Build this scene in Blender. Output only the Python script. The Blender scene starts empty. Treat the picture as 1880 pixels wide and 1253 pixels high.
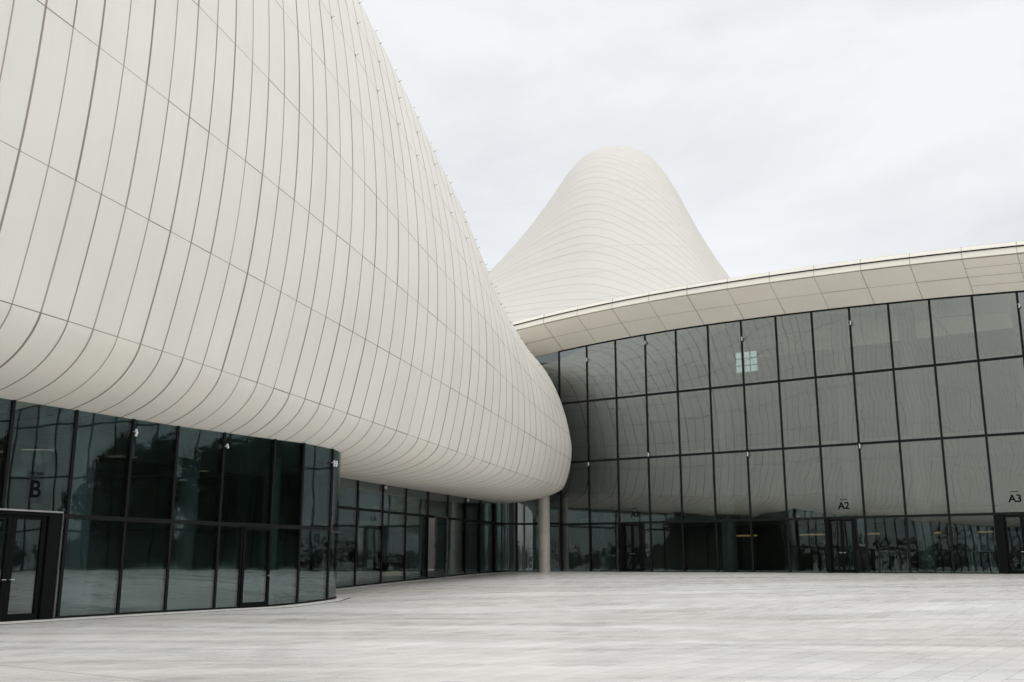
import bpy, bmesh, math, random
from mathutils import Vector, noise as mnoise
random.seed(7)
SC = bpy.context.scene
COL = SC.collection
R = math.radians

# ------------------------------------------------------------------ camera
EYE = 1.5
cam_d = bpy.data.cameras.new("camera"); cam = bpy.data.objects.new("camera", cam_d); COL.objects.link(cam)
cam_d.sensor_width = 36.0
cam_d.lens = 36.0*1828.0/1880.0
cam_d.clip_start = 0.1; cam_d.clip_end = 2000
cam.location = (0, 0, EYE)
cam.rotation_euler = (R(90+12.567), 0, 0)
SC.camera = cam

# ------------------------------------------------------------------ world, overcast sky
W = bpy.data.worlds.new("World"); SC.world = W; W.use_nodes = True
nt = W.node_tree; nt.nodes.clear()
def wn(t, **k):
    n = nt.nodes.new(t)
    for a, b in k.items(): setattr(n, a, b)
    return n
out = wn('ShaderNodeOutputWorld')
sky = wn('ShaderNodeTexSky', sky_type='NISHITA', sun_disc=False)
sky.sun_elevation = R(58); sky.sun_rotation = R(150)
bg1 = wn('ShaderNodeBackground'); bg1.inputs[1].default_value = 0.012
nt.links.new(sky.outputs[0], bg1.inputs[0])
tc = wn('ShaderNodeTexCoord')
mp = wn('ShaderNodeMapping'); mp.inputs['Scale'].default_value = (1.0, 1.0, 2.4); mp.inputs['Location'].default_value = (0.35, 1.1, 0.3)
nt.links.new(tc.outputs['Generated'], mp.inputs[0])
n1 = wn('ShaderNodeTexNoise'); n1.inputs['Scale'].default_value = 2.3; n1.inputs['Detail'].default_value = 7; n1.inputs['Roughness'].default_value = 0.55
n1.inputs['Distortion'].default_value = 0.25
nt.links.new(mp.outputs[0], n1.inputs['Vector'])
cr = wn('ShaderNodeValToRGB')
cr.color_ramp.elements[0].position = 0.38; cr.color_ramp.elements[0].color = (0.715, 0.726, 0.744, 1)
cr.color_ramp.elements[1].position = 0.62; cr.color_ramp.elements[1].color = (0.895, 0.903, 0.915, 1)
nt.links.new(n1.outputs['Fac'], cr.inputs[0])
sep = wn('ShaderNodeSeparateXYZ'); nt.links.new(tc.outputs['Generated'], sep.inputs[0])
mr = wn('ShaderNodeMapRange'); mr.inputs['From Min'].default_value = 0.56; mr.inputs['From Max'].default_value = 1.0
mr.inputs['To Min'].default_value = 1.0; mr.inputs['To Max'].default_value = 2.3
nt.links.new(sep.outputs['Z'], mr.inputs['Value'])
bg2 = wn('ShaderNodeBackground'); nt.links.new(cr.outputs[0], bg2.inputs[0]); nt.links.new(mr.outputs[0], bg2.inputs[1])
ad = wn('ShaderNodeAddShader'); nt.links.new(bg1.outputs[0], ad.inputs[0]); nt.links.new(bg2.outputs[0], ad.inputs[1])
nt.links.new(ad.outputs[0], out.inputs[0])

sun_d = bpy.data.lights.new("sun", 'SUN'); sun_d.energy = 0.55; sun_d.angle = R(25); sun_d.color = (1, 0.96, 0.9)
sun = bpy.data.objects.new("sun", sun_d); COL.objects.link(sun)
sun.rotation_euler = (R(32), 0, R(150-180+60))
sun.location = (20, -20, 60)

SC.view_settings.view_transform = 'Standard'; SC.view_settings.look = 'None'
SC.view_settings.exposure = 0.0; SC.view_settings.gamma = 1.0
SC.view_settings.use_curve_mapping = False
SC.render.engine = 'CYCLES'
SC.cycles.max_bounces = 10; SC.cycles.transparent_max_bounces = 24; SC.cycles.glossy_bounces = 6; SC.cycles.diffuse_bounces = 4
SC.cycles.use_denoising = True
SC.cycles.caustics_reflective = False

# ------------------------------------------------------------------ material helper
class NT:
    def __init__(s, name):
        s.m = bpy.data.materials.new(name); s.m.use_nodes = True; s.t = s.m.node_tree; s.t.nodes.clear()
        s.out = s.n('ShaderNodeOutputMaterial')
    def n(s, typ, _i=None, **k):
        nd = s.t.nodes.new(typ)
        for a, b in k.items(): setattr(nd, a, b)
        if _i:
            for a, b in _i.items():
                if isinstance(b, bpy.types.NodeSocket): s.t.links.new(b, nd.inputs[a])
                else: nd.inputs[a].default_value = b
        return nd
    def math(s, op, a, b=0.0, c=0.0, clamp=False):
        return s.n('ShaderNodeMath', {0: a, 1: b, 2: c}, operation=op, use_clamp=clamp).outputs[0]
    def vmath(s, op, a, b=(0, 0, 0)):
        return s.n('ShaderNodeVectorMath', {0: a, 1: b}, operation=op).outputs[0]
    def mixc(s, f, a, b, blend='MIX'):
        nd = s.n('ShaderNodeMix', data_type='RGBA', blend_type=blend)
        for i, v in ((0, f), (6, a), (7, b)):
            if isinstance(v, bpy.types.NodeSocket): s.t.links.new(v, nd.inputs[i])
            else: nd.inputs[i].default_value = v
        return nd.outputs[2]
    def mr(s, v, a, b, c, d):
        return s.n('ShaderNodeMapRange', {'Value': v, 'From Min': a, 'From Max': b, 'To Min': c, 'To Max': d}).outputs[0]
    def finish(s, sh):
        s.t.links.new(sh, s.out.inputs[0]); return s.m
    def bsdf(s, col, rough, spec=0.5, metal=0.0, normal=None):
        i = {'Base Color': col, 'Roughness': rough, 'Specular IOR Level': spec, 'Metallic': metal}
        if normal is not None: i['Normal'] = normal
        return s.finish(s.n('ShaderNodeBsdfPrincipled', i).outputs[0])

def c4(r, g=None, b=None):
    if g is None: g = b = r
    return (r, g, b, 1.0)

def simple(name, col, rough=0.5, spec=0.5, metal=0.0, var=0.12, scale=3.0):
    N = NT(name)
    g = N.n('ShaderNodeNewGeometry')
    no = N.n('ShaderNodeTexNoise', {'Vector': g.outputs['Position'], 'Scale': scale, 'Detail': 4.0}).outputs['Fac']
    f = N.mr(no, 0.3, 0.7, 1-var, 1+var)
    cc = N.mixc(1.0, col, N.n('ShaderNodeCombineColor', {0: f, 1: f, 2: f}).outputs[0], 'MULTIPLY')
    ro = N.mr(no, 0.3, 0.7, rough*0.85, min(1, rough*1.15))
    return N.bsdf(cc, ro, spec, metal)

def cladding_mat(name, base, joint, pitch, rib_hw, seam_hw, extra_from=None, per_panel=0.03, rib_soft=0.012, joint_amt=0.9):
    """panelled cladding. UV.x counts ribs, UV.y counts seams; second map holds panel height (m)."""
    N = NT(name)
    uv = N.n('ShaderNodeUVMap', uv_map='UVMap').outputs[0]
    dm = N.n('ShaderNodeUVMap', uv_map='dim').outputs[0]
    s = N.n('ShaderNodeSeparateXYZ', {0: uv}); sd = N.n('ShaderNodeSeparateXYZ', {0: dm})
    u, v, ph = s.outputs[0], s.outputs[1], sd.outputs[0]
    def edge(x):
        f = N.math('FRACT', x); return N.math('MINIMUM', f, N.math('SUBTRACT', 1.0, f))
    iu, iv = N.math('FLOOR', u), N.math('FLOOR', v)
    ru, rv = N.math('ROUND', u), N.math('ROUND', v)
    # random per rib and per seam piece
    wr = N.n('ShaderNodeTexWhiteNoise', {'Vector': N.n('ShaderNodeCombineXYZ', {0: ru, 1: N.math('ADD', iv, 11.3), 2: 3.1}).outputs[0]}, noise_dimensions='3D').outputs['Value']
    ws = N.n('ShaderNodeTexWhiteNoise', {'Vector': N.n('ShaderNodeCombineXYZ', {0: N.math('ADD', iu, 5.7), 1: rv, 2: 7.7}).outputs[0]}, noise_dimensions='3D').outputs['Value']
    du = N.math('MULTIPLY', edge(u), pitch)
    dv = N.math('MULTIPLY', edge(v), ph)
    alt = N.math('MODULO', ru, 2.0)
    hwu = N.math('MULTIPLY', N.math('MULTIPLY', rib_hw, N.mr(wr, 0, 1, 0.85, 1.1)), N.mr(alt, 0, 1, 0.78, 1.22))
    hws = N.math('MULTIPLY', seam_hw, N.mr(N.math('POWER', ws, 3.0), 0, 1, 0.75, 1.6))
    mu = N.math('SUBTRACT', 1.0, N.n('ShaderNodeMapRange', {'Value': du, 'From Min': hwu, 'From Max': N.math('ADD', hwu, rib_soft), 'To Min': 0.0, 'To Max': 1.0}, interpolation_type='SMOOTHSTEP').outputs[0])
    ms = N.math('SUBTRACT', 1.0, N.n('ShaderNodeMapRange', {'Value': dv, 'From Min': hws, 'From Max': N.math('ADD', hws, 0.006), 'To Min': 0.0, 'To Max': 1.0}).outputs[0])
    mu = N.math('MULTIPLY', mu, N.mr(wr, 0, 1, 0.72, 1.0))
    ms = N.math('MULTIPLY', ms, N.mr(ws, 0, 1, 0.75, 1.1), clamp=True)
    m = N.math('MAXIMUM', mu, ms)
    if extra_from is not None:
        dv2 = N.math('MULTIPLY', edge(N.math('MULTIPLY', v, 2.0)), N.math('MULTIPLY', ph, 0.5))
        m2 = N.math('MULTIPLY', N.math('LESS_THAN', dv2, seam_hw), N.math('GREATER_THAN', u, extra_from))
        m2 = N.math('MULTIPLY', m2, N.math('LESS_THAN', v, 2.0))
        m = N.math('MAXIMUM', m, m2)
    wp = N.n('ShaderNodeTexWhiteNoise', {'Vector': N.n('ShaderNodeCombineXYZ', {0: iu, 1: iv, 2: 1.3}).outputs[0]}, noise_dimensions='3D')
    g = N.n('ShaderNodeNewGeometry')
    no = N.n('ShaderNodeTexNoise', {'Vector': g.outputs['Position'], 'Scale': 0.35, 'Detail': 5.0, 'Roughness': 0.6}).outputs['Fac']
    no2 = N.n('ShaderNodeTexNoise', {'Vector': N.vmath('MULTIPLY', g.outputs['Position'], (1.6, 1.6, 0.35)), 'Scale': 1.6, 'Detail': 6.0, 'Roughness': 0.65}).outputs['Fac']
    f = N.math('ADD', N.mr(wp.outputs['Value'], 0, 1, 1-per_panel, 1+per_panel*0.6), N.mr(no, 0.3, 0.7, -0.03, 0.025))
    f = N.math('ADD', f, N.mr(no2, 0.3, 0.7, -0.015, 0.012))
    fv = N.math('FRACT', v)
    st = N.n('ShaderNodeTexNoise', {'Vector': N.n('ShaderNodeCombineXYZ', {0: N.math('MULTIPLY', u, 9.0), 1: N.math('MULTIPLY', v, 0.5), 2: 0.0}).outputs[0], 'Scale': 1.0, 'Detail': 3.0}).outputs['Fac']
    f = N.math('SUBTRACT', f, N.math('MULTIPLY', N.math('POWER', fv, 3.0), N.mr(st, 0.45, 0.75, 0.0, 0.035)))
    tint = N.mixc(0.010, base, wp.outputs['Color'])
    col = N.mixc(1.0, tint, N.n('ShaderNodeCombineColor', {0: f, 1: f, 2: f}).outputs[0], 'MULTIPLY')
    col = N.mixc(N.math('MULTIPLY', m, joint_amt), col, joint)
    bp = N.n('ShaderNodeBump', {'Strength': 0.5, 'Distance': 0.03, 'Height': N.math('SUBTRACT', 1.0, m)})
    return N.bsdf(col, N.mr(no, 0.3, 0.7, 0.42, 0.58), 0.35, 0.0, bp.outputs[0])

M = {}
M['shell'] = cladding_mat('white_cladding', c4(0.780, 0.757, 0.692), c4(0.17, 0.142, 0.108), 0.898, 0.0208, 0.008, joint_amt=0.88, per_panel=0.012)
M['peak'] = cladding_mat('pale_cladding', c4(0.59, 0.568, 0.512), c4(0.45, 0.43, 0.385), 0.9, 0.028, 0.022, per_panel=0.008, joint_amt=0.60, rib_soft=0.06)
M['eave'] = cladding_mat('eave_cladding', c4(0.90, 0.862, 0.765), c4(0.30, 0.27, 0.22), 2.49, 0.014, 0.014, extra_from=31.0, joint_amt=0.85, per_panel=0.02)
M['metal'] = simple('dark_metal', c4(0.008, 0.0105, 0.010), 0.6, 0.15, 0.0, 0.2)
M['black'] = simple('black_metal', c4(0.004, 0.0055, 0.0055), 0.6, 0.1, 0.0, 0.2)
M['trim'] = simple('grey_trim', c4(0.16, 0.165, 0.165), 0.3, 0.6, 0.6, 0.1)
M['steel'] = simple('brushed_steel', c4(0.55, 0.55, 0.54), 0.3, 0.5, 1.0, 0.08)
M['white'] = simple('white_paint', c4(0.75, 0.76, 0.75), 0.5, 0.4, 0.0, 0.05)
M['column'] = simple('column_plaster', c4(0.72, 0.75, 0.74), 0.6, 0.3, 0.0, 0.05)
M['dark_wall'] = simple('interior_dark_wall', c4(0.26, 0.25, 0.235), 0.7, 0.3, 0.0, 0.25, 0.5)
M['slab'] = simple('slab_plaster', c4(0.6, 0.61, 0.6), 0.7, 0.3, 0.0, 0.08)
M['letter'] = simple('letter_black', c4(0.004, 0.005, 0.005), 0.9, 0.05, 0.0, 0.05)
M['bark'] = simple('bark', c4(0.07, 0.05, 0.035), 0.9, 0.2)
M['leaf'] = simple('dark_leaf', c4(0.035, 0.05, 0.03), 0.7, 0.3, 0.0, 0.5, 0.8)
M['curb'] = simple('pale_curb', c4(0.55, 0.54, 0.51), 0.6, 0.4)
def emit(name, col, st):
    N = NT(name); e = N.n('ShaderNodeEmission', {'Color': col, 'Strength': st}); return N.finish(e.outputs[0])
M['warm'] = emit('warm_lamp', c4(1.0, 0.62, 0.25), 0.4)
M['strip'] = emit('pale_lamp', c4(1.0, 0.84, 0.6), 0.55)
M['daylit'] = emit('daylit_window', c4(0.75, 0.92, 0.95), 1.1)

def glass_mat(name, r0, tint, warp, off=0.0, scale=0.55):
    N = NT(name)
    g = N.n('ShaderNodeNewGeometry')
    oi = N.n('ShaderNodeObjectInfo')
    rnd = oi.outputs['Random']
    shift = N.n('ShaderNodeCombineXYZ', {0: N.math('MULTIPLY', rnd, 57.0), 1: N.math('MULTIPLY', rnd, 91.0), 2: N.math('MULTIPLY', rnd, 33.0)}).outputs[0]
    pos = N.vmath('ADD', g.outputs['Position'], shift)
    nz = N.n('ShaderNodeTexNoise', {'Vector': pos, 'Scale': scale, 'Detail': 1.5, 'Roughness': 0.5}).outputs['Color']
    nz2 = N.n('ShaderNodeTexNoise', {'Vector': pos, 'Scale': scale*4.5, 'Detail': 0.5}).outputs['Color']
    wn_ = N.n('ShaderNodeTexWhiteNoise', {'W': rnd}, noise_dimensions='1D').outputs['Color']
    a = N.n('ShaderNodeVectorMath', {0: N.vmath('SUBTRACT', nz, (0.5, 0.5, 0.5)), 'Scale': warp}, operation='SCALE').outputs[0]
    b = N.n('ShaderNodeVectorMath', {0: N.vmath('SUBTRACT', wn_, (0.5, 0.5, 0.5)), 'Scale': warp*0.05}, operation='SCALE').outputs[0]
    c = N.n('ShaderNodeVectorMath', {0: N.vmath('SUBTRACT', nz2, (0.5, 0.5, 0.5)), 'Scale': warp*0.10}, operation='SCALE').outputs[0]
    nrm = N.vmath('NORMALIZE', N.vmath('ADD', N.vmath('ADD', g.outputs['Normal'], a), N.vmath('ADD', b, c)))
    lw = N.n('ShaderNodeFresnel', {'IOR': 1.5, 'Normal': nrm}).outputs[0]
    fac = N.math('ADD', r0, N.math('MULTIPLY', lw, 0.75), clamp=True)
    gl = N.n('ShaderNodeBsdfGlossy', {'Color': c4(0.94, 0.98, 0.97), 'Roughness': 0.0, 'Normal': nrm})
    tr = N.n('ShaderNodeBsdfTransparent', {'Color': tint})
    mx = N.n('ShaderNodeMixShader', {0: fac, 1: tr.outputs[0], 2: gl.outputs[0]})
    return N.finish(mx.outputs[0])
M['glass'] = glass_mat('tinted_glass', 0.070, c4(0.55, 0.63, 0.63), 0.011)
M['glass_r'] = glass_mat('tinted_glass_wing', 0.175, c4(0.58, 0.63, 0.61), 0.021)

M['glass_low'] = glass_mat('tinted_glass_low', 0.105, c4(0.57, 0.63, 0.62), 0.009)

def plaza_mat():
    N = NT('stone_paving')
    g = N.n('ShaderNodeNewGeometry'); P = g.outputs['Position']
    s = N.n('ShaderNodeSeparateXYZ', {0: P})
    t = N.math('ADD', N.math('MULTIPLY', s.outputs[0], 0.564), N.math('MULTIPLY', s.outputs[1], 0.826))
    w = N.math('SUBTRACT', N.math('MULTIPLY', s.outputs[0], 0.826), N.math('MULTIPLY', s.outputs[1], 0.564))
    TW, TT = 0.40, 0.80
    iw = N.math('FLOOR', N.math('DIVIDE', w, TW))
    off = N.math('MULTIPLY', N.math('MODULO', N.math('ABSOLUTE', iw), 2.0), 0.5)
    tt = N.math('ADD', N.math('DIVIDE', t, TT), off)
    it = N.math('FLOOR', tt)
    def edge(x, k):
        f = N.math('FRACT', x); return N.math('MULTIPLY', N.math('MINIMUM', f, N.math('SUBTRACT', 1.0, f)), k)
    j = N.math('MAXIMUM', N.math('LESS_THAN', edge(N.math('DIVIDE', w, TW), TW), 0.009), N.math('LESS_THAN', edge(tt, TT), 0.007))
    # wider construction joints parallel to the wing
    j2 = N.math('LESS_THAN', edge(N.math('DIVIDE', N.math('ADD', t, 1.0), 9.6), 9.6), 0.03)
    wn_ = N.n('ShaderNodeTexWhiteNoise', {'Vector': N.n('ShaderNodeCombineXYZ', {0: iw, 1: it, 2: 2.0}).outputs[0]}, noise_dimensions='3D').outputs['Value']
    na = N.n('ShaderNodeTexNoise', {'Vector': N.vmath('MULTIPLY', P, (0.16, 0.9, 1.0)), 'Scale': 0.7, 'Detail': 6.0, 'Roughness': 0.62, 'Distortion': 0.4}).outputs['Fac']
    nb = N.n('ShaderNodeTexNoise', {'Vector': N.vmath('MULTIPLY', P, (0.22, 0.9, 1.0)), 'Scale': 0.22, 'Detail': 6.0, 'Roughness': 0.6}).outputs['Fac']
    nc = N.n('ShaderNodeTexNoise', {'Vector': N.vmath('MULTIPLY', P, (0.2, 2.0, 1.0)), 'Scale': 3.0, 'Detail': 4.0, 'Roughness': 0.7}).outputs['Fac']
    f = N.math('ADD', N.mr(na, 0.25, 0.75, -0.10, 0.075), N.mr(nb, 0.32, 0.68, -0.17, 0.11))
    f = N.math('ADD', f, N.mr(nc, 0.3, 0.7, -0.03, 0.03))
    f = N.math('ADD', f, N.mr(wn_, 0, 1, 0.982, 1.018))
    base = N.mixc(N.mr(nb, 0.35, 0.65, 0, 1), c4(0.755, 0.732, 0.678), c4(0.735, 0.73, 0.712))
    col = N.mixc(1.0, base, N.n('ShaderNodeCombineColor', {0: f, 1: f, 2: f}).outputs[0], 'MULTIPLY')
    col = N.mixc(N.math('MULTIPLY', j, 0.36), col, c4(0.22, 0.21, 0.19))
    col = N.mixc(N.math('MULTIPLY', j2, 0.45), col, c4(0.25, 0.24, 0.22))
    rough = N.math('ADD', N.mr(na, 0.3, 0.7, 0.20, 0.36), N.math('MULTIPLY', wn_, 0.06))
    bp = N.n('ShaderNodeBump', {'Strength': 0.15, 'Distance': 0.02, 'Height': nc})
    return N.bsdf(col, rough, 0.45, 0.0, bp.outputs[0])
M['plaza'] = plaza_mat()

# ------------------------------------------------------------------ object helpers
def link(name, me, mat, parent=None, smooth=False):
    o = bpy.data.objects.new(name, me); COL.objects.link(o)
    if mat is not None and not me.materials: me.materials.append(mat)
    if smooth: me.polygons.foreach_set('use_smooth', [True]*len(me.polygons))
    if parent is not None: o.parent = parent
    return o
def mesh(name, verts, faces):
    me = bpy.data.meshes.new(name); me.from_pydata([tuple(v) for v in verts], [], faces); me.update(); return me
def tag(o, label=None, cat=None, group=None, kind=None):
    if label: o['label'] = label
    if cat: o['category'] = cat
    if group: o['group'] = group
    if kind: o['kind'] = kind
    elif cat: o['kind'] = 'thing'
    return o
def empty(name, loc, label, cat, group=None):
    o = bpy.data.objects.new(name, None); COL.objects.link(o); o.location = loc
    o.empty_display_size = 0.5
    return tag(o, label, cat, group)
def setloc(o, parent):
    """keep world placement of a mesh built in world coordinates under a placed empty"""
    o.parent = parent
    o.matrix_parent_inverse = parent_inv(parent)
def parent_inv(p):
    from mathutils import Matrix
    M_ = Matrix.Translation(p.location)
    return M_.inverted()

class MB:
    def __init__(s): s.v = []; s.f = []
    def box(s, c, ax, ay, az):
        """c centre; ax, ay, az half extents as vectors"""
        c = Vector(c); ax = Vector(ax); ay = Vector(ay); az = Vector(az)
        b = len(s.v)
        for i in (-1, 1):
            for j in (-1, 1):
                for k in (-1, 1): s.v.append(c+ax*i+ay*j+az*k)
        q = [(0,1,3,2),(4,6,7,5),(0,4,5,1),(2,3,7,6),(0,2,6,4),(1,5,7,3)]
        if ax.cross(ay).dot(az) < 0: q = [t[::-1] for t in q]
        s.f += [tuple(b+i for i in t) for t in q]
        return s
    def cyl(s, p0, p1, r0, r1=None, n=20, cap=True):
        p0 = Vector(p0); p1 = Vector(p1); r1 = r0 if r1 is None else r1
        d = (p1-p0).normalized(); a = d.orthogonal().normalized(); c = d.cross(a)
        b = len(s.v)
        for p, r in ((p0, r0), (p1, r1)):
            for i in range(n):
                t = 2*math.pi*i/n; s.v.append(p+(a*math.cos(t)+c*math.sin(t))*r)
        for i in range(n): s.f.append((b+i, b+(i+1) % n, b+n+(i+1) % n, b+n+i))
        if cap: s.f.append(tuple(b+i for i in reversed(range(n)))); s.f.append(tuple(b+n+i for i in range(n)))
        return s
    def ball(s, c, r, n=8, m=6):
        b = len(s.v); c = Vector(c)
        for i in range(m+1):
            ph = math.pi*i/m
            for j in range(n):
                t = 2*math.pi*j/n; s.v.append(c+Vector((math.sin(ph)*math.cos(t), math.sin(ph)*math.sin(t), math.cos(ph)))*r)
        for i in range(m):
            for j in range(n): s.f.append((b+i*n+j, b+(i+1)*n+j, b+(i+1)*n+(j+1) % n, b+i*n+(j+1) % n))
        return s
    def build(s, name, mat, parent=None, smooth=False, bevel=0.0):
        me = mesh(name, s.v, s.f)
        if bevel:
            bm = bmesh.new(); bm.from_mesh(me)
            bmesh.ops.bevel(bm, geom=bm.edges[:], offset=bevel, segments=2, affect='EDGES', profile=0.5)
            bm.to_mesh(me); bm.free()
        o = link(name, me, mat, None, smooth)
        if parent is not None: setloc(o, parent)
        return o

# ------------------------------------------------------------------ ground
TK = [(-600, 0), (25, 0), (28, .12), (32.5, .35), (40, .59), (48.8, .84), (54.7, .95), (600, .95)]
def gz(x, y):
    t = .564*x+.826*y
    for (a, za), (b, zb) in zip(TK, TK[1:]):
        if t <= b: return za+(zb-za)*(t-a)/(b-a) if t > a else za
    return .95
dt, dw = Vector((.564, .826, 0)), Vector((.826, -.564, 0))
gv, gf = [], []
ts = [-600, -200, -60, 0, 12, 25, 28, 32.5, 40, 48.8, 54.7, 70, 120, 600]
ws_ = [-600, -150, -60, -30, 0, 30, 60, 150, 600]
for t in ts:
    z = gz(*(dt*t)[:2])
    for w in ws_: gv.append((dt*t+dw*w)+Vector((0, 0, z)))
for i in range(len(ts)-1):
    for j in range(len(ws_)-1):
        a = i*len(ws_)+j; gf.append((a, a+1, a+len(ws_)+1, a+len(ws_)))
plaza = link('plaza', mesh('plaza', gv, gf), M['plaza'])
# orient upward
bm = bmesh.new(); bm.from_mesh(plaza.data); bmesh.ops.recalc_face_normals(bm, faces=bm.faces)
if bm.faces[0].normal.z < 0: bmesh.ops.reverse_faces(bm, faces=bm.faces)
bm.to_mesh(plaza.data); bm.free()
tag(plaza, 'wide pale stone paving rising gently to the glass walls', kind='structure')

# ------------------------------------------------------------------ the great shell
CN= [-19.93, -2.6441, 12.702, -8.0472, 9.928, 13.4585, -35.0564, 16.1461, -13.3772, -22.9894, 43.2185, -14.7495, 3.3872, 14.6672, -20.4717, 5.0353]
CZ= [4.5049, 1.9881, -9.1756, 6.878, 21.7083, -14.9902, 44.8298, -37.3004, 18.314, 2.5983, -122.859, 98.6285, -14.0684, 5.6241, 54.2063, -46.9766]
U0, SP = 17.36, 0.898
AZ = R(20)
dU = Vector((math.sin(AZ), math.cos(AZ), 0)); dN = Vector((math.cos(AZ), -math.sin(AZ), 0))
def poly(c, k, j):
    j = max(-3.0, min(49.0, j)); k = k/8.0; j = j/45.0; s = 0
    for m in range(4):
        for q in range(4): s += c[m*4+q]*k**m*j**q
    return s
def profile(j):
    """control points (v, n, z) of the rib j"""
    n1, z1 = poly(CN, 1, j), poly(CZ, 1, j)
    jj = max(0, min(30, j))
    zs = 5.37-0.22*min(1, jj/18.0)-0.06*max(0, (jj-18)/12.0)
    D = z1-zs
    pts = [(-2.0, n1-9.5, zs+0.35), (-1.0, n1-6.0, zs+0.20)]
    for v, x in ((0.0, 3.6), (0.22, 2.6), (0.42, 1.8), (0.60, 1.15), (0.76, 0.62), (0.88, 0.26), (0.95, 0.08)):
        pts.append((v, n1-x, z1-D*(1-math.exp(-(x/1.2)**0.8))+(0.03 if v == 0 else 0)))
    for k in range(1, 9): pts.append((float(k), poly(CN, k, j)-(0.0, 0.0, 0.0, 0.0, 0.0, 0.0, 0.0, 0.02, 0.06)[k], poly(CZ, k, j)))
    (a, n7, z7), (b, n8, z8) = pts[-2:]
    L = math.hypot(n8-n7, z8-z7); th = math.atan2(-(n8-n7), z8-z7)
    for i in range(9, 16):
        th = min(th+R(10), R(86)); n8 -= L*math.sin(th); z8 += L*math.cos(th); pts.append((float(i), n8, z8))
    return pts
def cr4(p0, p1, p2, p3, t):
    return 0.5*((2*p1)+(-p0+p2)*t+(2*p0-5*p1+4*p2-p3)*t*t+(-p0+3*p1-3*p2+p3)*t**3)
def shell_pt(j, n, z):
    u = U0+SP*j
    if u > 44 and z < 8.2:   # the belly tucks in a little towards the tip
        n -= 0.58*min(1, (u-44)/12.0)*((8.2-z)/3.0)**2.3
    if u > 44 and z > 8.3: n -= 0.70*min(1, (u-44)/11)*min(1.3, (z-8.3)/5.2)
    if u > 57: n = n+0.10-0.12*(u-57)**2
    elif u > 50: n = n+0.10*(u-50)/7
    return dU*u+dN*n+Vector((0, 0, z))
def rib_samples(j):
    P = profile(j); out = []
    T = [0.0]
    for p, q in zip(P, P[1:]): T.append(T[-1]+math.sqrt(math.hypot(q[1]-p[1], q[2]-p[2])))
    def tang(i, k):
        if i == 0: return (P[1][k]-P[0][k])/(T[1]-T[0])
        if i == len(P)-1: return (P[-1][k]-P[-2][k])/(T[-1]-T[-2])
        h0, h1 = T[i]-T[i-1], T[i+1]-T[i]
        d0, d1 = (P[i][k]-P[i-1][k])/h0, (P[i+1][k]-P[i][k])/h1
        return (d0*h1+d1*h0)/(h0+h1)
    for i in range(len(P)-1):
        h = T[i+1]-T[i]; n = 3 if P[i+1][0]-P[i][0] < 0.5 else 6
        for q in range(n):
            t = q/n; r = [P[i][0]+(P[i+1][0]-P[i][0])*t]
            for k in (1, 2):
                a, b, m0, m1 = P[i][k], P[i+1][k], tang(i, k)*h, tang(i+1, k)*h
                r.append((2*t**3-3*t*t+1)*a+(t**3-2*t*t+t)*m0+(-2*t**3+3*t*t)*b+(t**3-t*t)*m1)
            out.append(tuple(r))
    out.append(P[-1]); return out
hall = empty('curved_hall', (-20, 35, 0), 'huge overhanging white curved hall with vertical curving panel ribs, filling the left half', 'building')
js = [-48+i*0.5 for i in range(int((53+48)/0.5)+1)]
sv, suv, sdim = [], [], []
NR = None
for j in js:
    S_ = rib_samples(j); NR = len(S_)
    # panel heights
    hs = {}
    for a, b in zip(S_, S_[1:]):
        k = math.floor(a[0]+1e-6); hs[k] = hs.get(k, 0)+math.hypot(b[1]-a[1], b[2]-a[2])
    for (v, n, z) in S_:
        sv.append(shell_pt(j, n, z)); suv.append((j, v)); k = math.floor(v+1e-6); sdim.append(hs.get(k, 3.0))
sf = []
for i in range(len(js)-1):
    for q in range(NR-1):
        a = i*NR+q; sf.append((a, a+NR, a+NR+1, a+1))
me = mesh('cladding', sv, sf)
l1 = me.uv_layers.new(name='UVMap'); l2 = me.uv_layers.new(name='dim')
for p in me.polygons:
    q0 = min(suv[v][1] for v in p.vertices)
    hd = [sdim[v] for v in p.vertices if abs(suv[v][1]-q0) < 1e-6][0]
    for li in p.loop_indices:
        vi = me.loops[li].vertex_index
        l1.data[li].uv = (suv[vi][0]+100.0, suv[vi][1]+10.0); l2.data[li].uv = (hd, 0)
cl = link('cladding', me, M['shell'], None, True); setloc(cl, hall)
# small anchor pins standing off the cladding near the crest
def rib_point(j, v):
    S_ = rib_samples(j)
    for a, b in zip(S_, S_[1:]):
        if a[0] <= v <= b[0]+1e-9:
            t = (v-a[0])/(b[0]-a[0]) if b[0] > a[0] else 0
            n = a[1]+(b[1]-a[1])*t; z = a[2]+(b[2]-a[2])*t
            tg = Vector((b[1]-a[1], b[2]-a[2])).normalized()
            nn = dN*tg.y+Vector((0, 0, -tg.x))
            return shell_pt(j, n, z), nn
for lev in (6, 7, 8, 9):
    for j in range(13, 50, 2):
        p, nn = rib_point(j+1 if lev % 2 == 0 else j, lev)
        m = MB(); m.cyl(p-nn*0.05, p+nn*0.15, 0.007, n=6)
        m.cyl(p+nn*0.02-dU*0.05, p+nn*0.02+dU*0.05, 0.008, n=6)
        m.build('anchor_pin', M['metal'], hall)
# closing wall under and behind the shell crest (keeps the hall closed from the back)
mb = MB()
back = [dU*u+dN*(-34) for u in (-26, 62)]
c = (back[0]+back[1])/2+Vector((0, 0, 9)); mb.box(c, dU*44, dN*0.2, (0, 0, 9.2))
mb.build('rear_wall', M['dark_wall'], hall)

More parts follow.
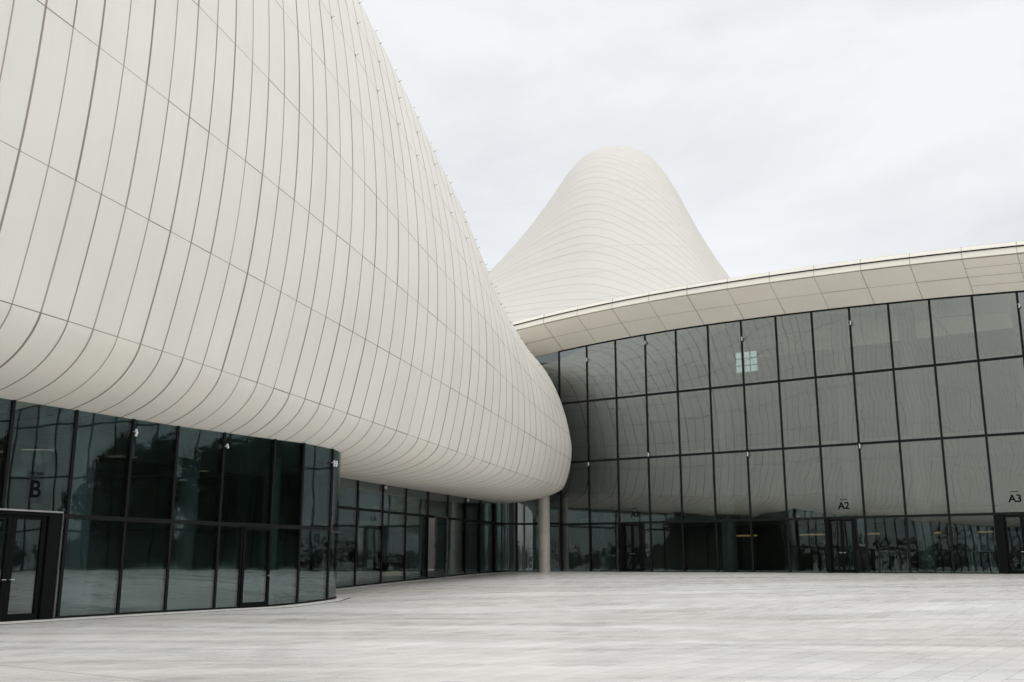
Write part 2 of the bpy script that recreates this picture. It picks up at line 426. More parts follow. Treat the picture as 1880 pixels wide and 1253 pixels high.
# ------------------------------------------------------------------ glass walls
class Path:
    def __init__(s, pts):
        s.p = [Vector((a, b, 0)) for a, b in pts]; s.L = [0]
        for a, b in zip(s.p, s.p[1:]): s.L.append(s.L[-1]+(b-a).length)
    def at(s, d):
        d = max(0, min(s.L[-1]-1e-6, d))
        for i in range(len(s.L)-1):
            if d <= s.L[i+1]:
                t = (d-s.L[i])/(s.L[i+1]-s.L[i]); return s.p[i].lerp(s.p[i+1], t)
    def find_ratio(s, r, lo=0.0, hi=None):
        """arc length at which X/Y equals r"""
        hi = s.L[-1] if hi is None else hi; best = None
        n = 4000
        prev = None
        for i in range(n+1):
            d = lo+(hi-lo)*i/n; p = s.at(d); v = p.x-r*p.y
            if prev is not None and (v > 0) != (prev > 0): return d
            prev = v
        return None
def smooth_path(ctrl, n=8):
    out = []
    for i in range(len(ctrl)-1):
        a = ctrl[max(i-1, 0)]; b = ctrl[i]; c = ctrl[i+1]; d = ctrl[min(i+2, len(ctrl)-1)]
        for q in range(n):
            t = q/n; out.append((cr4(a[0], b[0], c[0], d[0], t), cr4(a[1], b[1], c[1], d[1], t)))
    out.append(ctrl[-1]); return out

def strip(path, s0, s1, zlo, zhi, off, thick, n):
    """thin curved slab between arc positions; zlo/zhi are functions of the point"""
    v = []; f = []
    for i in range(n+1):
        s = s0+(s1-s0)*i/n
        a = path.at(s); tg = (path.at(min(s+.05, path.L[-1]))-path.at(max(s-.05, 0))).normalized() if n > 1 else (path.at(s1)-path.at(s0)).normalized()
        o = Vector((tg.y, -tg.x, 0))
        for off_ in (off, off-thick):
            p = a+o*off_
            for zf in (zlo, zhi):
                z = zf(p) if callable(zf) else zf
                v.append(Vector((p.x, p.y, z)))
    N_ = len(v)
    v = v+[q.copy() for q in v]   # caps get their own vertices so curved faces shade cleanly
    for i in range(n):
        a = i*4; b = a+4
        f += [(a, b, b+1, a+1), (a+2, a+3, b+3, b+2), (N_+a+1, N_+b+1, N_+b+3, N_+a+3), (N_+a, N_+a+2, N_+b+2, N_+b)]
    f += [(N_, N_+1, N_+3, N_+2), (N_+n*4, N_+n*4+2, N_+n*4+3, N_+n*4+1)]
    return v, f

def glass_wall(root, path, mulls, rows, ztop, mat, mull_w=0.11, curved=(), skip=(), skip_m=(), trans_h=0.12, mat0=None, base=True):
    """rows: list of transom heights; panes fill from ground to ztop"""
    def ground(p): return gz(p.x, p.y)
    levels = [lambda p: ground(p)+0.02]+[(lambda p, z=z: z) for z in rows]+[ztop]
    for i in range(len(mulls)-1):
        s0, s1 = mulls[i], mulls[i+1]
        n = 24 if i in curved else 1
        for k in range(len(levels)-1):
            if (i, k) in skip: continue
            v, f = strip(path, s0+0.004, s1-0.004, levels[k], levels[k+1], 0.0, 0.024, n)
            o = link('pane', mesh('pane', v, f), mat0 if (k == 0 and mat0) else mat, None, False)
            if n > 1:
                for p in o.data.polygons: p.use_smooth = abs(p.normal.z) < 0.5 and p.area > 0.05
            setloc(o, root)
    for i, s in enumerate(mulls):
        if i in skip_m: continue
        p = path.at(s); tg = (path.at(min(s+.1, path.L[-1]))-path.at(max(s-.1, 0))).normalized(); o = Vector((tg.y, -tg.x, 0))
        z0 = gz(p.x, p.y)-0.02; z1 = ztop(p) if callable(ztop) else ztop
        MB().box(Vector((p.x, p.y, (z0+z1)/2))-o*0.055, tg*mull_w/2, o*0.085, (0, 0, (z1-z0)/2)).build('mullion', M['metal'], root)
    # transoms run the full length, one part per level
    segs = []
    for i in range(len(mulls)-1):
        segs += [(mulls[i], mulls[i+1], 24 if i in curved else 1)]
    for zi, z in enumerate(rows+['top']+(['base'] if base else [])):
        V = []; F = []
        for (a, b, n) in segs:
            h = trans_h if z not in ('top', 'base') else 0.10
            if z == 'top': lo, hi = (lambda p: ztop(p)-h), (lambda p: ztop(p)+0.01)
            elif z == 'base': lo, hi = (lambda p: ground(p)-0.02), (lambda p: ground(p)+0.09)
            else: lo, hi = z-h/2, z+h/2
            v, f = strip(path, a, b, lo, hi, 0.037, 0.14, n)
            q = len(V); V += v; F += [tuple(q+i for i in t) for t in f]
        o = link({'top': 'head_rail', 'base': 'sill'}.get(z, 'transom'), mesh('transom', V, F), M['metal']); setloc(o, root)

def frame_at(path, s):
    p = path.at(s); tg = (path.at(min(s+.1, path.L[-1]))-path.at(max(s-.1, 0))).normalized(); o = Vector((tg.y, -tg.x, 0))
    return Vector((p.x, p.y, gz(p.x, p.y))), tg, o

# --- left wall, convex, running under the shell
ctrl = [(-35.0, -30.0), (-31.0, -18.0), (-27.0, -7.0), (-23.9, 1.0), (-21.0, 8.0), (-18.6, 13.5), (-16.4, 18.6), (-14.5, 23.0), (-13.2, 26.1), (-12.12, 28.35), (-10.90, 30.85), (-10.02, 32.5), (-8.86, 34.6), (-7.96, 36.2), (-7.28, 37.4),
        (-6.86, 38.45), (-6.72, 39.05), (-6.86, 39.65), (-7.3, 40.1), (-8.2, 40.45), (-9.6, 40.7)]
LP = Path(smooth_path(ctrl))
def ratio(px, py):
    f_ = 1828.0; p_ = R(12.567); v = 626.5-py
    return (px-940)/(f_*math.cos(p_)-v*math.sin(p_))
lim = LP.L[-1]
YS = min(range(900), key=lambda i: abs(LP.at(i*0.1).y-22.0))*0.1
MP = [LP.find_ratio(ratio(*q), YS, YS+26) for q in [(105, 1137), (215, 1133), (302, 1128), (392, 1123), (437, 1120), (489, 1117), (545, 1112), (600, 1105)]]
extra = [MP[0]-2.05*k for k in range(26, 0, -1)]
cend = min(range(500), key=lambda i: (LP.at(MP[-1]+i*0.01)-Vector((-7.3, 40.1, 0))).length)*0.01+MP[-1]
LM = [s for s in extra if s > 0]+MP+[cend, lim-0.02]
nE = len([s for s in extra if s > 0])
wl = empty('glass_wall', (-9.7, 33.2, 0), 'dark glass wall with entrance B, ending in a rounded corner under the left shell', 'glass wall')
dB = nE-1      # the bay holding entrance B
dD = nE+4      # narrow single door
curved = {len(LM)-3, len(LM)-2}
glass_wall(wl, LP, LM, [2.76], lambda p: 6.2, M['glass'], 0.09, curved=curved, skip={(dB, 0), (dD, 0)}, skip_m={nE+4, len(LM)-2})
# replace skipped mullions (door jambs reach only the transom)
def door(root, path, s0, s1, ztop, frame=0.09, leaves=1, handle_side=1, mat=None):
    """framed glass door leaf between arc positions"""
    for L_ in range(leaves):
        a = s0+(s1-s0)*L_/leaves; b = s0+(s1-s0)*(L_+1)/leaves
        pa, tg, o = frame_at(path, a); pb, _, _ = frame_at(path, b)
        tg = (pb-pa); tg.z = 0; w = tg.length; tg.normalize(); o = Vector((tg.y, -tg.x, 0))
        zb = min(pa.z, pb.z)+0.03; h = ztop-zb; c = (pa+pb)/2
        m = MB()
        for sgn in (-1, 1):
            m.box(Vector((c.x, c.y, zb+h/2))+tg*sgn*(w/2-frame/2-.005)+o*0.045, tg*frame/2, o*0.035, (0, 0, h/2))
        for zz, hh in ((zb+0.09, 0.09), (zb+h-0.05, 0.05)):
            m.box(Vector((c.x, c.y, zz))+o*0.045, tg*(w/2-frame-.005), o*0.033, (0, 0, hh))
        d = m.build('door', M['black'], root)
        g = MB(); g.box(Vector((c.x, c.y, zb+h/2+0.04))+o*0.035, tg*(w/2-frame), o*0.008, (0, 0, h/2-0.14)); gg = g.build('door_pane', mat or M['glass'])
        gg.parent = d; gg.matrix_parent_inverse = parent_inv(root) if False else d.matrix_parent_inverse.copy()
        gg.matrix_parent_inverse = parent_inv(root)@__import__('mathutils').Matrix.Identity(4)
        gg.matrix_parent_inverse = __import__('mathutils').Matrix.Identity(4)
        hs = handle_side if leaves == 1 else (1 if L_ == 0 else -1)
        hp = Vector((c.x, c.y, zb+1.05))+tg*hs*(w/2-frame/2)
        hm = MB(); hm.cyl(hp+o*0.08, hp+o*0.13, 0.012, n=8); hm.cyl(hp+o*0.13-tg*hs*0.13, hp+o*0.13+tg*hs*0.0, 0.012, n=8)
        hh_ = hm.build('handle', M['steel']); hh_.parent = d; hh_.matrix_parent_inverse = __import__('mathutils').Matrix.Identity(4)
door(wl, LP, LM[dD], LM[dD+1], 2.70, 0.10, 1, 1)
# jambs beside the single door
for s in (LM[dD], LM[dD+1]):
    p, tg, o = frame_at(LP, s)
    MB().box(p+Vector((0, 0, 1.36))-o*0.03, tg*0.045, o*0.06, (0, 0, 1.34)).build('door_jamb', M['metal'], wl)
# entrance B: deep portal with sliding leaves
pa, tg, o = frame_at(LP, LM[dB]); pb, _, _ = frame_at(LP, LM[dB+1]); tg = (pb-pa).normalized(); o = Vector((tg.y, -tg.x, 0)); w = (pb-pa).length
wide = 2.9
c0 = pb-tg*(wide/2+0.30)
for s_, e in ((1, wide/2-0.18), (-1, wide/2-0.18)):
    MB().box(c0+tg*s_*e+o*0.02+Vector((0, 0, 1.41)), tg*0.20, o*0.12, (0, 0, 1.41)).build('portal_post', M['black'], wl, bevel=0.01)
MB().box(c0+o*0.02+Vector((0, 0, 2.79)), tg*(wide/2-0.38), o*0.12, (0, 0, 0.055)).build('portal_head', M['black'], wl)
MB().box(c0+o*0.15+Vector((0, 0, 2.85)), tg*(wide/2+0.03), o*0.02, (0, 0, 0.02)).build('portal_trim', M['steel'], wl)
MB().box(c0+tg*(wide/2+0.035)+o*0.15+Vector((0, 0, 1.40)), tg*0.012, o*0.02, (0, 0, 1.42)).build('portal_trim', M['trim'], wl)
sB0 = LM[dB+1]-wide+0.10; sB1 = LM[dB+1]-0.70
door(wl, LP, sB0, sB1, 2.72, 0.13, 2)
v, f = strip(LP, LM[dB+1]-0.29, LM[dB+1]-0.004, 0.02, 2.76, 0, 0.024, 1); setloc(link('pane', mesh('pane', v, f), M['glass']), wl)
# spot fittings under the glass top
def fitting(root, path, s, z, n=2, side=0.0):
    p, tg, o = frame_at(path, s); p = Vector((p.x, p.y, z))+o*0.06+tg*side
    m = MB()
    m.cyl(p-o*0.02, p+o*0.06, 0.02, n=8)
    for q in range(n): m.ball(p+o*0.09+tg*0.03*(q % 2)-Vector((0, 0, 0.075*q-0.04)), 0.045)
    m.build('light_fitting', M['white'], root, smooth=True)
fitting(wl, LP, LM[nE+1], 5.35, 3); fitting(wl, LP, LM[nE+3], 5.3, 2); fitting(wl, LP, LM[nE+7], 5.25, 3, 0.05); fitting(wl, LP, LM[nE+7], 5.25, 3, -0.12)
# thin bright steel angle on the rounded corner pane
s_c = LM[nE+7]+0.05
v, f = strip(LP, s_c, s_c+0.03, lambda p: 2.66, lambda p: 5.3, 0.06, 0.03, 1)
setloc(link('corner_trim', mesh('corner_trim', v, f), M['trim']), wl)
v, f = strip(LP, s_c+0.03, cend-0.3, lambda p: 2.64, lambda p: 2.675, 0.06, 0.03, 8)
setloc(link('corner_trim', mesh('corner_trim', v, f), M['trim']), wl)

# --- recessed wall, concave corner
NW = -22.8
def un(u, n): p = dU*u+dN*n; return (p.x, p.y)
Cc = Vector(un(62.32, NW)+(0,))
TL = 2.82
A0 = Cc-dU*TL; B0 = Cc+dw*TL
CR_ = TL*math.tan(R(38)); cen = A0+dN*CR_
pts = [un(u, NW) for u in (37.0, 42, 47, 52, 56, 58)]
a0 = math.atan2(*(A0-cen).yx); a1 = math.atan2(*(B0-cen).yx)
if a1 > a0: a1 -= 2*math.pi
for i in range(17):
    a = a0+(a1-a0)*i/16; pts.append((cen.x+CR_*math.cos(a), cen.y+CR_*math.sin(a)))
arcN = len(pts); e_ = Cc+dw*3.78; pts.append((e_.x, e_.y)); RP = Path(pts)
arcL = RP.L[-2]
uM = [37.0, 39.0, 41.6, 44.17, 46.75, 49.45, 52.1, 54.7, 57.0]
RM = [u-37.0 for u in uM]
sA = (Vector((A0.x, A0.y, 0))-RP.p[0]).length
RM += [sA, (sA+arcL)/2, arcL, RP.L[-1]-0.01]
wr_ = empty('recessed_glass_wall', (-4.5, 54.0, 0.6), 'low glass wall set back in shade beneath the shell, left of the wing', 'glass wall')
nR = len(RM)
glass_wall(wr_, RP, RM, [3.95], lambda p: 5.9, M['glass'], 0.09, curved={nR-3, nR-4}, skip={(5, 0)}, skip_m={nR-1})
# pivoting door standing ajar in the recessed wall
pa, tg, o = frame_at(RP, RM[5]); pb, _, _ = frame_at(RP, RM[6])
w = (pb-pa).length; ang = R(9)
hd = (tg*math.cos(ang)-o*(-math.sin(ang))*-1.0).normalized()
m = MB(); cdoor = pb-hd*w/2; hgt = 3.25
for sgn in (-1, 1): m.box(cdoor+hd*sgn*(w/2-0.06)+Vector((0, 0, hgt/2+.03)), hd*0.06, Vector((hd.y, -hd.x, 0))*0.03, (0, 0, hgt/2))
m.box(cdoor+Vector((0, 0, hgt)), hd*(w/2-0.12), Vector((hd.y, -hd.x, 0))*0.028, (0, 0, 0.05))
dd = m.build('door', M['trim'], wr_)
I4 = __import__('mathutils').Matrix.Identity(4)
g = MB(); g.box(cdoor+Vector((0, 0, hgt/2)), hd*(w/2-0.12), Vector((hd.y, -hd.x, 0))*0.008, (0, 0, hgt/2-0.06)); gg = g.build('door_pane', M['glass']); gg.parent = dd; gg.matrix_parent_inverse = I4
fitting(wr_, RP, RM[3], 5.1, 2); fitting(wr_, RP, RM[7], 5.1, 2)

# --- right wing wall
P0 = Vector((3.06, 64.13, 0))
FP = Path([tuple((P0+dw*s)[:2]) for s in (-0.02, 50.5)])
FM = [0.06+2.095*i for i in range(24)]
TOPK = [(-8+2*i, 15.52-0.0019*((-8+2*i)-10.5)**2-(0.0016*(10.5-(-8+2*i))**2 if i < 9 else 0)) for i in range(36)]
def ftop_s(s):
    for (a, za), (b, zb) in zip(TOPK, TOPK[1:]):
        if s <= b: return za+(zb-za)*(s-a)/(b-a)
    return TOPK[-1][1]
def ftop(p): return ftop_s((p-P0).dot(dw))
ww = empty('wing_glass_wall', (14, 57, .95), 'tall four-row dark glass facade of the right wing with doors A1, A2 and A3', 'glass wall')
AD = (2, 8, 12)
glass_wall(ww, FP, FM, [3.87, 7.76, 11.6], ftop, M['glass_r'], 0.11, skip={(i, 0) for i in AD}, trans_h=0.13, mat0=M['glass_low'])
GP = Path([tuple((P0+dw*s_)[:2]) for s_ in (-4.0, 0.0)])
for a_, b_ in ((0.0, 1.9), (1.93, 3.98)):
    for z0_, z1_ in ((5.95, 7.74), (7.80, 11.57), (11.63, 15.2)):
        v, f = strip(GP, a_, b_, z0_, z1_, 0.0, 0.024, 1); setloc(link('pane', mesh('pane', v, f), M['glass_low']), ww)
for z0_, z1_ in ((7.70, 7.83), (11.54, 11.67), (15.12, 15.3)):
    v, f = strip(GP, 0.0, 3.99, z0_, z1_, 0.037, 0.14, 1); setloc(link('transom', mesh('transom', v, f), M['metal']), ww)
for i in AD:
    s0, s1 = FM[i], FM[i+1]
    p0_, tg, o = frame_at(FP, s0)
    if i == 2: L_, R_ = s0+0.36, s0+1.45
    elif i == 8: L_, R_ = s0+0.25, s1-0.62
    else: L_, R_ = s0+0.42, s1-0.10
    for a, b in ((s0+0.055, L_), (R_, R_+0.14)):
        q0 = FP.at(a); q1 = FP.at(b); c = (q0+q1)/2
        MB().box(Vector((c.x, c.y, .95+1.43))+o*0.12, tg*((b-a)/2), o*0.16, (0, 0, 1.425)).build('door_jamb', M['black'], ww)
    door(ww, FP, L_, R_, 3.78, 0.08, 2)
    if s1-0.06-(R_+0.14) > 0.1:
        v, f = strip(FP, R_+0.14, s1-0.004, 0.97, 3.87, 0, 0.024, 1); setloc(link('pane', mesh('pane', v, f), M['glass_r']), ww)
for s, z in ((FM[1], 14.3), (FM[3], 14.9), (FM[6], 14.35), (FM[9], 14.45), (FM[13], 14.2), (FM[3], 7.95), (FM[1], 7.6), (FM[6], 7.6), (FM[9], 7.65)):
    fitting(ww, FP, s, z, 3, 0.06)

# --- lettering
def lettering(root, path, s, z, h, txt, small=True):
    p, tg, o = frame_at(path, s)
    cu = bpy.data.curves.new('sign', 'FONT'); cu.body = txt; cu.size = h/0.70; cu.align_x = 'CENTER'; cu.extrude = 0.004; cu.offset = 0.012*h/0.4
    t = bpy.data.objects.new('tmp', cu); COL.objects.link(t)
    bpy.context.view_layer.update()
    me = bpy.data.meshes.new_from_object(t.evaluated_get(bpy.context.evaluated_depsgraph_get()))
    bpy.data.objects.remove(t)
    vs = [Vector((v.co.x, v.co.y, v.co.z)) for v in me.vertices]
    base = Vector((p.x, p.y, z))+o*0.012
    for v, c in zip(me.vertices, vs): v.co = base+tg*c.x+Vector((0, 0, c.y))+o*c.z
    if small:
        bm = bmesh.new(); bm.from_mesh(me)
        rr = random.Random(3)
        x = -0.42*h*2.2/2
        for q in range(9):
            if q == 4: x += 0.05*h; 
            ww_ = h*rr.uniform(0.06, 0.09)
            m = MB(); m.box(base+tg*(x+ww_/2)+Vector((0, 0, h*1.42)), tg*ww_*0.42, o*0.004, (0, 0, h*rr.choice((0.05, 0.06, 0.07))))
            vv = [bm.verts.new(c) for c in m.v]
            for f in m.f: bm.faces.new([vv[i] for i in f])
            x += h*0.1
        bm.to_mesh(me); bm.free()
    me.materials.clear()
    setloc(link('lettering', me, M['letter']), root)
s_b = LP.find_ratio(ratio(64, 900), YS-3, YS+20)
p, tg, o = frame_at(LP, s_b)
MB().box(Vector((p.x, p.y, 3.46))+o*0.004, tg*0.24, o*0.003, (0, 0, 0.40)).build('sign_film', simple('grey_film', c4(0.05, 0.056, 0.055), 0.6, 0.2), wl)
lettering(wl, LP, s_b, 3.22, 0.45, 'B')
for i, txt, fr, z in ((2, 'A1', 0.52, 4.22), (8, 'A2', 0.50, 4.33), (12, 'A3', 0.48, 4.42)):
    lettering(ww, FP, FM[i]+2.095*fr, z, 0.36, txt)

# pale curb strip at the foot of the left wall
v, f = strip(LP, 0.2, lim-1.0, lambda p: gz(p.x, p.y)-0.05, lambda p: gz(p.x, p.y)+0.035, 0.26, 0.22, 120)
tag(link('curb', mesh('curb', v, f), M['curb']), 'low pale stone curb along the foot of the left glass wall', kind='structure')

# ------------------------------------------------------------------ right wing roof edge
wing = empty('roof_wing', (14, 60, 15), 'long low cream roof edge with tapering eave panels above the right glass facade', 'roof')
secs = [(-0.02, 0.01, 0.0), (1.18, 0.66, 1.0), (2.35, 1.30, 2.0), (2.33, 1.66, 3.0), (2.24, 1.92, 4.0)]
def wing_part(name, rng, s_list, cap=None):
    v = []; uv = []; f = []
    idx = list(rng)
    for s in s_list:
        t_ = ftop_s(s)
        for q in idx:
            o_, h_, vv = secs[q]
            p = P0+dw*s-dt*o_; v.append(Vector((p.x, p.y, t_+h_))); uv.append(((s-10.34)/2.49+25.0, vv))
    n = len(idx)
    for i in range(len(s_list)-1):
        for q in range(n-1):
            a = i*n+q; f.append((a, a+1, a+n+1, a+n))
    me = mesh(name, v, f)
    l1 = me.uv_layers.new(name='UVMap'); l2 = me.uv_layers.new(name='dim')
    for p in me.polygons:
        for li in p.loop_indices:
            vi = me.loops[li].vertex_index; l1.data[li].uv = uv[vi]; l2.data[li].uv = (1.3 if vv <= 2 else 0.4, 0)
    o = link(name, me, M['eave']); 
    md = o.modifiers.new('t', 'SOLIDIFY'); md.thickness = 0.05; md.offset = -1
    setloc(o, wing); return o
sl = [-6+i*0.61 for i in range(105)]
wing_part('soffit', (0, 1, 2), sl); wing_part('fascia', (2, 3), sl); wing_part('coping', (3, 4), sl)
# dark reveal between fascia and coping
V, F = [], []
for s in sl:
    for hh in (1.625, 1.695):
        p = P0+dw*s-dt*2.41; V.append(Vector((p.x, p.y, ftop_s(s)+hh)))
for i in range(len(sl)-1): F.append((2*i, 2*i+1, 2*i+3, 2*i+2))
o = link('reveal', mesh('reveal', V, F), M['black']); md = o.modifiers.new('t', 'SOLIDIFY'); md.thickness = 0.012; setloc(o, wing)
# roof plane running back
V, F = [], []
for s in sl:
    for o_, hh in ((2.24, 1.92), (0, 2.0), (-8, 1.6), (-20, 0.6)):
        p = P0+dw*s-dt*o_; V.append(Vector((p.x, p.y, ftop_s(s)+hh)))
for i in range(len(sl)-1):
    for q in range(3): a = 4*i+q; F.append((a, a+1, a+5, a+4))
me = mesh('roof', V, F); l1 = me.uv_layers.new(name='UVMap'); l2 = me.uv_layers.new(name='dim')
for p in me.polygons:
    for li in p.loop_indices:
        vi = me.loops[li].vertex_index; l1.data[li].uv = (sl[vi//4]/2.44+20.3, 10.5+(vi % 4)*2); l2.data[li].uv = (2.0, 0)
setloc(link('roof', me, M['eave']), wing)

# ------------------------------------------------------------------ peaked shell behind
pk = empty('peaked_shell', (12.8, 110, 0), 'tall white wave-shaped peak of cladding rising behind the wing roof', 'building')
XC, YC = 12.25, 112.0
LT = [(0, 0), (1.8, .005), (3.5, .0212), (5.6, .0715), (7.3, .1416), (10.1, .27), (14.7, .478), (20, .72), (30, 1.2), (70, 3.2)]
RT = [(0, 0), (1.8, .007), (3.5, .03), (5, .0735), (6.1, .13), (7.3, .217), (9, .342), (10.6, .453), (11.9, .553), (16, .87), (25, 1.6), (70, 5.0)]
def tab(T, x):
    for i in range(len(T)-1):
        if x <= T[i+1][0]:
            def m(k):
                if k == 0: return 0.0
                if k == len(T)-1: return (T[k][1]-T[k-1][1])/(T[k][0]-T[k-1][0])
                return (T[k+1][1]-T[k-1][1])/(T[k+1][0]-T[k-1][0])
            h = T[i+1][0]-T[i][0]; t = (x-T[i][0])/h
            return (2*t**3-3*t*t+1)*T[i][1]+(t**3-2*t*t+t)*h*m(i)+(-2*t**3+3*t*t)*T[i+1][1]+(t**3-t*t)*h*m(i+1)
    return T[-1][1]
def hill(x, y):
    dx = x-XC; dy = y-YC
    dx *= 110.0/YC
    ph_ = sum(tab(LT, -d/0.915) if d < 0 else tab(RT, d/0.875) for d in (dx-.7, dx-.35, dx, dx+.35, dx+.7))/5
    ys = 30.0 if dy < 0 else 26.0
    return 11.5+38.0*math.exp(-ph_-(dy/ys)**2)
hv, huv, hf = [], [], []
nx, ny = 150, 130
for i in range(nx+1):
    x = XC-62+i*(122/nx)
    for j_ in range(ny+1):
        y = YC-42+j_*(90/ny); z = hill(x, y); hv.append(Vector((x, y, z)))
        huv.append(((0.70*x+0.714*y)/0.85, z/3.3))
for i in range(nx):
    for j_ in range(ny):
        a = i*(ny+1)+j_; hf.append((a, a+ny+1, a+ny+2, a+1))
me = mesh('cladding', hv, hf); l1 = me.uv_layers.new(name='UVMap'); l2 = me.uv_layers.new(name='dim')
for p in me.polygons:
    for li in p.loop_indices:
        vi = me.loops[li].vertex_index; l1.data[li].uv = huv[vi]; l2.data[li].uv = (3.3, 0)
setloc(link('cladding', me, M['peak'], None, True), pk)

# ------------------------------------------------------------------ interiors seen through the glass
def interior_box(name, c, ax, ay, az, mat, label, cat):
    o = MB().box(c, ax, ay, az).build(name, mat); tag(o, label, cat); return o
# right wing back wall and floors
pc = P0+dw*5+dt*11
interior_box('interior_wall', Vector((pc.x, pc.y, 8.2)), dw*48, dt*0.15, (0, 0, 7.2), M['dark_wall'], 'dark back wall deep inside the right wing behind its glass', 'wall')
pc = P0+dw*25+dt*6.3
for z, nm in ((4.15, 'lowest'), (8.05, 'middle'), (11.9, 'highest')):
    interior_box('floor_slab', Vector((pc.x, pc.y, z)), dw*24.5, dt*4.6, (0, 0, 0.16), M['slab'], nm+' pale floor slab edge inside the right wing glass', 'floor slab')
for k, (s, r_) in enumerate(((2.6, .42), (10.8, .42), (18.0, .42), (21.6, .42), (27.2, .42), (33.0, .42))):
    p = P0+dw*s+dt*1.15
    o = MB().cyl((p.x, p.y, .95), (p.x, p.y, ftop_s(s)-0.2), r_, n=28).build('column', M['column'], smooth=True)
    names = ['first', 'second', 'third', 'fourth', 'fifth', 'sixth']
    tag(o, names[k]+' tall white round column behind the wing glass counted from the shell', 'column', 'columns behind the wing glass')
# columns behind left wall and recess
for k, (s, off, r_) in enumerate([(LM[nE+1]-0.35, 1.6, .38), (LM[nE+4], 2.6, .3), (LM[nE+6]+0.5, 1.9, .3)]):
    p, tg, o = frame_at(LP, s); p = p-o*off
    ob = MB().cyl((p.x, p.y, 0), (p.x, p.y, 6.0), r_, n=28).build('column', M['column'], smooth=True)
    tag(ob, ['thick pale column inside the left glass beside entrance B', 'pale column inside the left glass behind the single door', 'pale column inside the left glass near its rounded corner'][k], 'column', 'columns inside the left glass')
# left interior ceiling and floor light lines
pc = dU*20+dN*(-28)
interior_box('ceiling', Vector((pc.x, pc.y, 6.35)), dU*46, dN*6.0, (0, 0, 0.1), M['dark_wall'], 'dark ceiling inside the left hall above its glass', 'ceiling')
lab = ['near the left picture edge', 'above the B lettering', 'right of the B lettering', 'beside the thick pale column', 'above the single door']
for k, (u, n_, z) in enumerate(((20.2, -24.2, 5.5), (22.3, -24.6, 4.7), (24.5, -24.9, 5.0), (28.0, -24.6, 5.1), (31.5, -24.2, 4.9))):
    p = dU*u+dN*n_
    o = MB().box(Vector((p.x, p.y, z)), (dN*0.45+dU*0.2), Vector((-dN.y, dN.x, 0))*0.012, (0, 0, 0.012)).build('ceiling_light', M['strip'])
    tag(o, 'thin warm light line hanging inside the left glass '+lab[k], 'ceiling light', 'light lines inside the left glass')
# warm strips in the wing ground floor
for k, (s, L_) in enumerate(((8.6, 1.3), (13.2, 1.2), (16.6, 1.0), (20.2, 0.9), (23.2, 0.6))):
    p = P0+dw*s+dt*9.0
    o = MB().box(Vector((p.x, p.y, 3.25)), dw*L_*0.7, dt*0.05, (0, 0, 0.045)).build('wall_light', M['warm'])
    tag(o, ['first', 'second', 'third', 'fourth', 'fifth'][k]+' orange light strip from the shell inside the wing ground floor', 'wall light', 'orange light strips in the wing')
# counter with warm lamp inside the recess
p = dU*50.6+dN*(-25.6)
bench = empty('reception_counter', (p.x, p.y, .6), 'low counter with a warm glowing front behind the ajar door', 'counter')
MB().box(Vector((p.x, p.y, 1.05)), dU*1.3, dN*0.35, (0, 0, 0.45)).build('counter_body', M['dark_wall'], bench)
MB().box(Vector((p.x, p.y, 0.95))+dN*0.36, dU*1.1, dN*0.01, (0, 0, 0.12)).build('lamp_panel', M['warm'], bench)
# upper window of the wing, daylight seen through the building
def winframe(s, z, w_, h_, lbl, nxp, nzp):
    p = P0+dw*s+dt*5.0
    r_ = empty('daylit_window', (p.x, p.y, z), lbl, 'window')
    for a in range(nxp):
        for b in range(nzp):
            cx = (a+.5-nxp/2)*w_/nxp; cz = (b+.5-nzp/2)*h_/nzp
            MB().box(Vector((p.x, p.y, z+cz))+dw*cx, dw*(w_/nxp/2-.035), dt*0.02, (0, 0, h_/nzp/2-.035)).build('pane', M['daylit'], r_)
    m = MB()
    for a in range(nxp+1): m.box(Vector((p.x, p.y, z))+dw*(a-nxp/2)*w_/nxp-dt*0.02, dw*0.03, dt*0.04, (0, 0, h_/2))
    for b in range(nzp+1): m.box(Vector((p.x, p.y, z+(b-nzp/2)*h_/nzp))-dt*0.022, dw*(w_/2), dt*0.035, (0, 0, 0.028))
    m.build('frame', M['slab'], r_)
winframe(10.95, 13.98, 1.45, 1.35, 'small bright grid window glowing through the top row of the wing glass', 3, 3)
# security gates and stools behind the wing glass
for k, (s, lbl) in enumerate(((17.4, 'white gate frame standing inside just behind door A2'), (19.6, 'white gate frame inside right of door A2'), (24.2, 'white gate frame inside left of door A3'))):
    p = P0+dw*s+dt*1.2
    g_ = empty('barrier_gate', (p.x, p.y, .95), lbl, 'gate')
    for sg in (-1, 1): MB().box(Vector((p.x, p.y, .95+.55))+dw*sg*0.42, dw*0.03, dt*0.1, (0, 0, 0.55)).build('post', M['white'], g_)
    MB().box(Vector((p.x, p.y, .95+1.13)), dw*0.45, dt*0.1, (0, 0, 0.03)).build('top_bar', M['white'], g_)

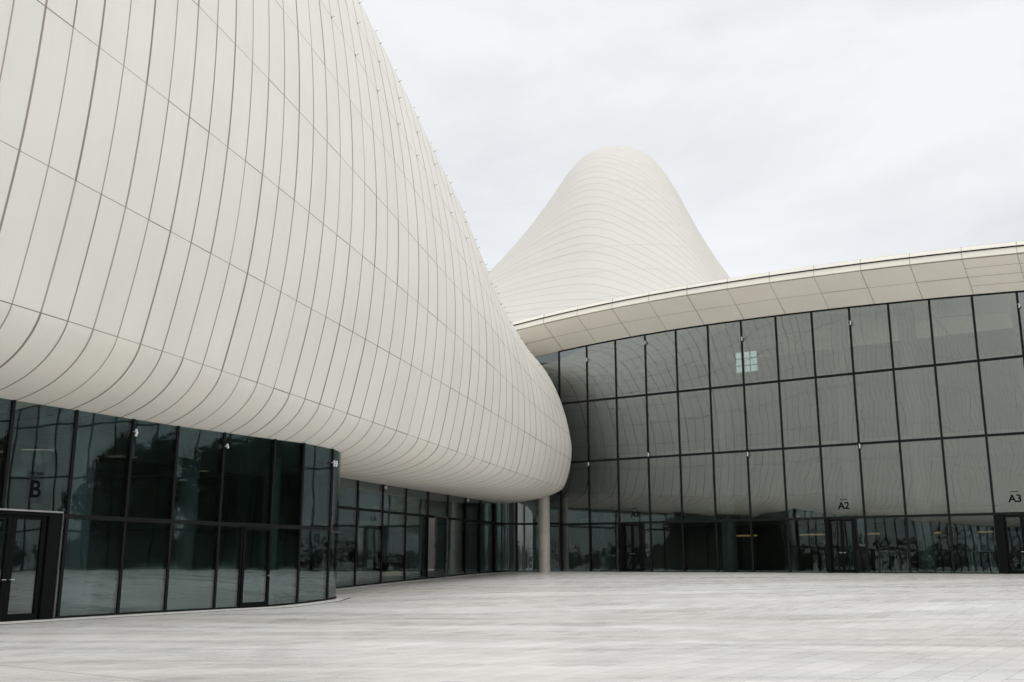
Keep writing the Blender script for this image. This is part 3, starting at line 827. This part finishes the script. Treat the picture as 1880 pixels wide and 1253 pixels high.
# ------------------------------------------------------------------ far trees (seen mirrored in the glass)
rng = random.Random(5)
def leaf_cloud(m, c, rx, rz, n, sz):
    for _ in range(n):
        while True:
            q = Vector((rng.uniform(-1, 1), rng.uniform(-1, 1), rng.uniform(-1, 1)))
            if q.length < 1 and q.length > 0.35: break
        p = c+Vector((q.x*rx, q.y*rx, q.z*rz))
        a = Vector((rng.gauss(0, 1), rng.gauss(0, 1), rng.gauss(0, 1))).normalized(); b_ = a.orthogonal().normalized(); s = sz*rng.uniform(.6, 1.4)
        i = len(m.v); m.v += [p-a*s, p+b_*s*.7, p+a*s, p-b_*s*.7]; m.f.append((i, i+1, i+2, i+3))
m = MB()
for k in range(230):
    an = R(45+k*1.3+rng.uniform(-1, 1)); r_ = 135+rng.uniform(-12, 30)
    c = Vector((math.sin(an)*r_, math.cos(an)*r_, 0)); c.z = gz(c.x, c.y)
    h = rng.choice((4, 5, 5, 6, 7, 9))*rng.uniform(.85, 1.2)
    m.cyl(c, c+Vector((0, 0, h*.5)), .2, .1, n=5, cap=False)
    leaf_cloud(m, c+Vector((0, 0, h*.5)), h*.5, h*.5, 130, .5)
tag(m.build('distant_wood', M['leaf']), 'dark belt of distant trees round the plaza, mirrored in the glass', 'trees', kind='stuff')

# wooded rise behind the camera, mirrored as a dark mass in the left glass
def rise(x, y):
    return 25*math.exp(-((x-40)/14)**4-((y+135)/34)**2)
hv, hf = [], []
for i in range(41):
    for j_ in range(31):
        x = 15+i*1.25; y = -215+j_*5.2; hv.append(Vector((x, y, rise(x, y)-0.6)))
for i in range(40):
    for j_ in range(30):
        a = i*31+j_; hf.append((a, a+31, a+32, a+1))
tag(link('hills', mesh('hills', hv, hf), M['leaf'], None, True), 'dark wooded rise behind the plaza, seen only in the glass', kind='structure')
m = MB()
for k in range(90):
    x = rng.uniform(27, 53); y = rng.uniform(-155, -98); z = rise(x, y); h = rng.uniform(5, 9)
    m.cyl((x, y, z-1), (x, y, z+h*.5), .2, .1, n=5, cap=False)
    leaf_cloud(m, Vector((x, y, z+h*.5)), h*.5, h*.5, 110, .6)
tag(m.build('hill_wood', M['leaf']), 'trees covering the dark rise behind the plaza', 'trees', kind='stuff')
# pale kerb along the wing and the recess
for P_, L_, txt in ((FP, 50.0, 'right wing glass'), (RP, RP.L[-1], 'recessed glass')):
    v, f = strip(P_, 0.05, L_-0.05, lambda p: gz(p.x, p.y)-0.05, lambda p: gz(p.x, p.y)+0.03, 0.34, 0.30, 60)
    tag(link('curb', mesh('curb', v, f), M['curb']), 'low pale stone curb along the foot of the '+txt, kind='structure')

o = MB().cyl((2.02, 63.5, .9), (2.02, 63.5, 5.6), 0.36, n=40, cap=False).build('column', simple('polished_stone', c4(0.46, 0.435, 0.39), 0.22, 0.6, 0.0, 0.12, 2.0), smooth=True)
tag(o, 'slim polished stone column standing on the plaza just below the shell tip', 'column')
for P_, L_, txt in ((FP, 50.0, 'right wing curb'), (LP, lim-3.2, 'left wall curb')):  # dark strips laid along the curbs to put contact shading on the paving
    v, f = strip(P_, 0.05, L_, lambda p: gz(p.x, p.y)-0.05, lambda p: gz(p.x, p.y)+0.006, 0.62, 0.07, 60)
    tag(link('contact_strip', mesh('contact_strip', v, f), M['metal']), 'narrow dark drain-like strip added as contact shading beside the '+txt, kind='structure')
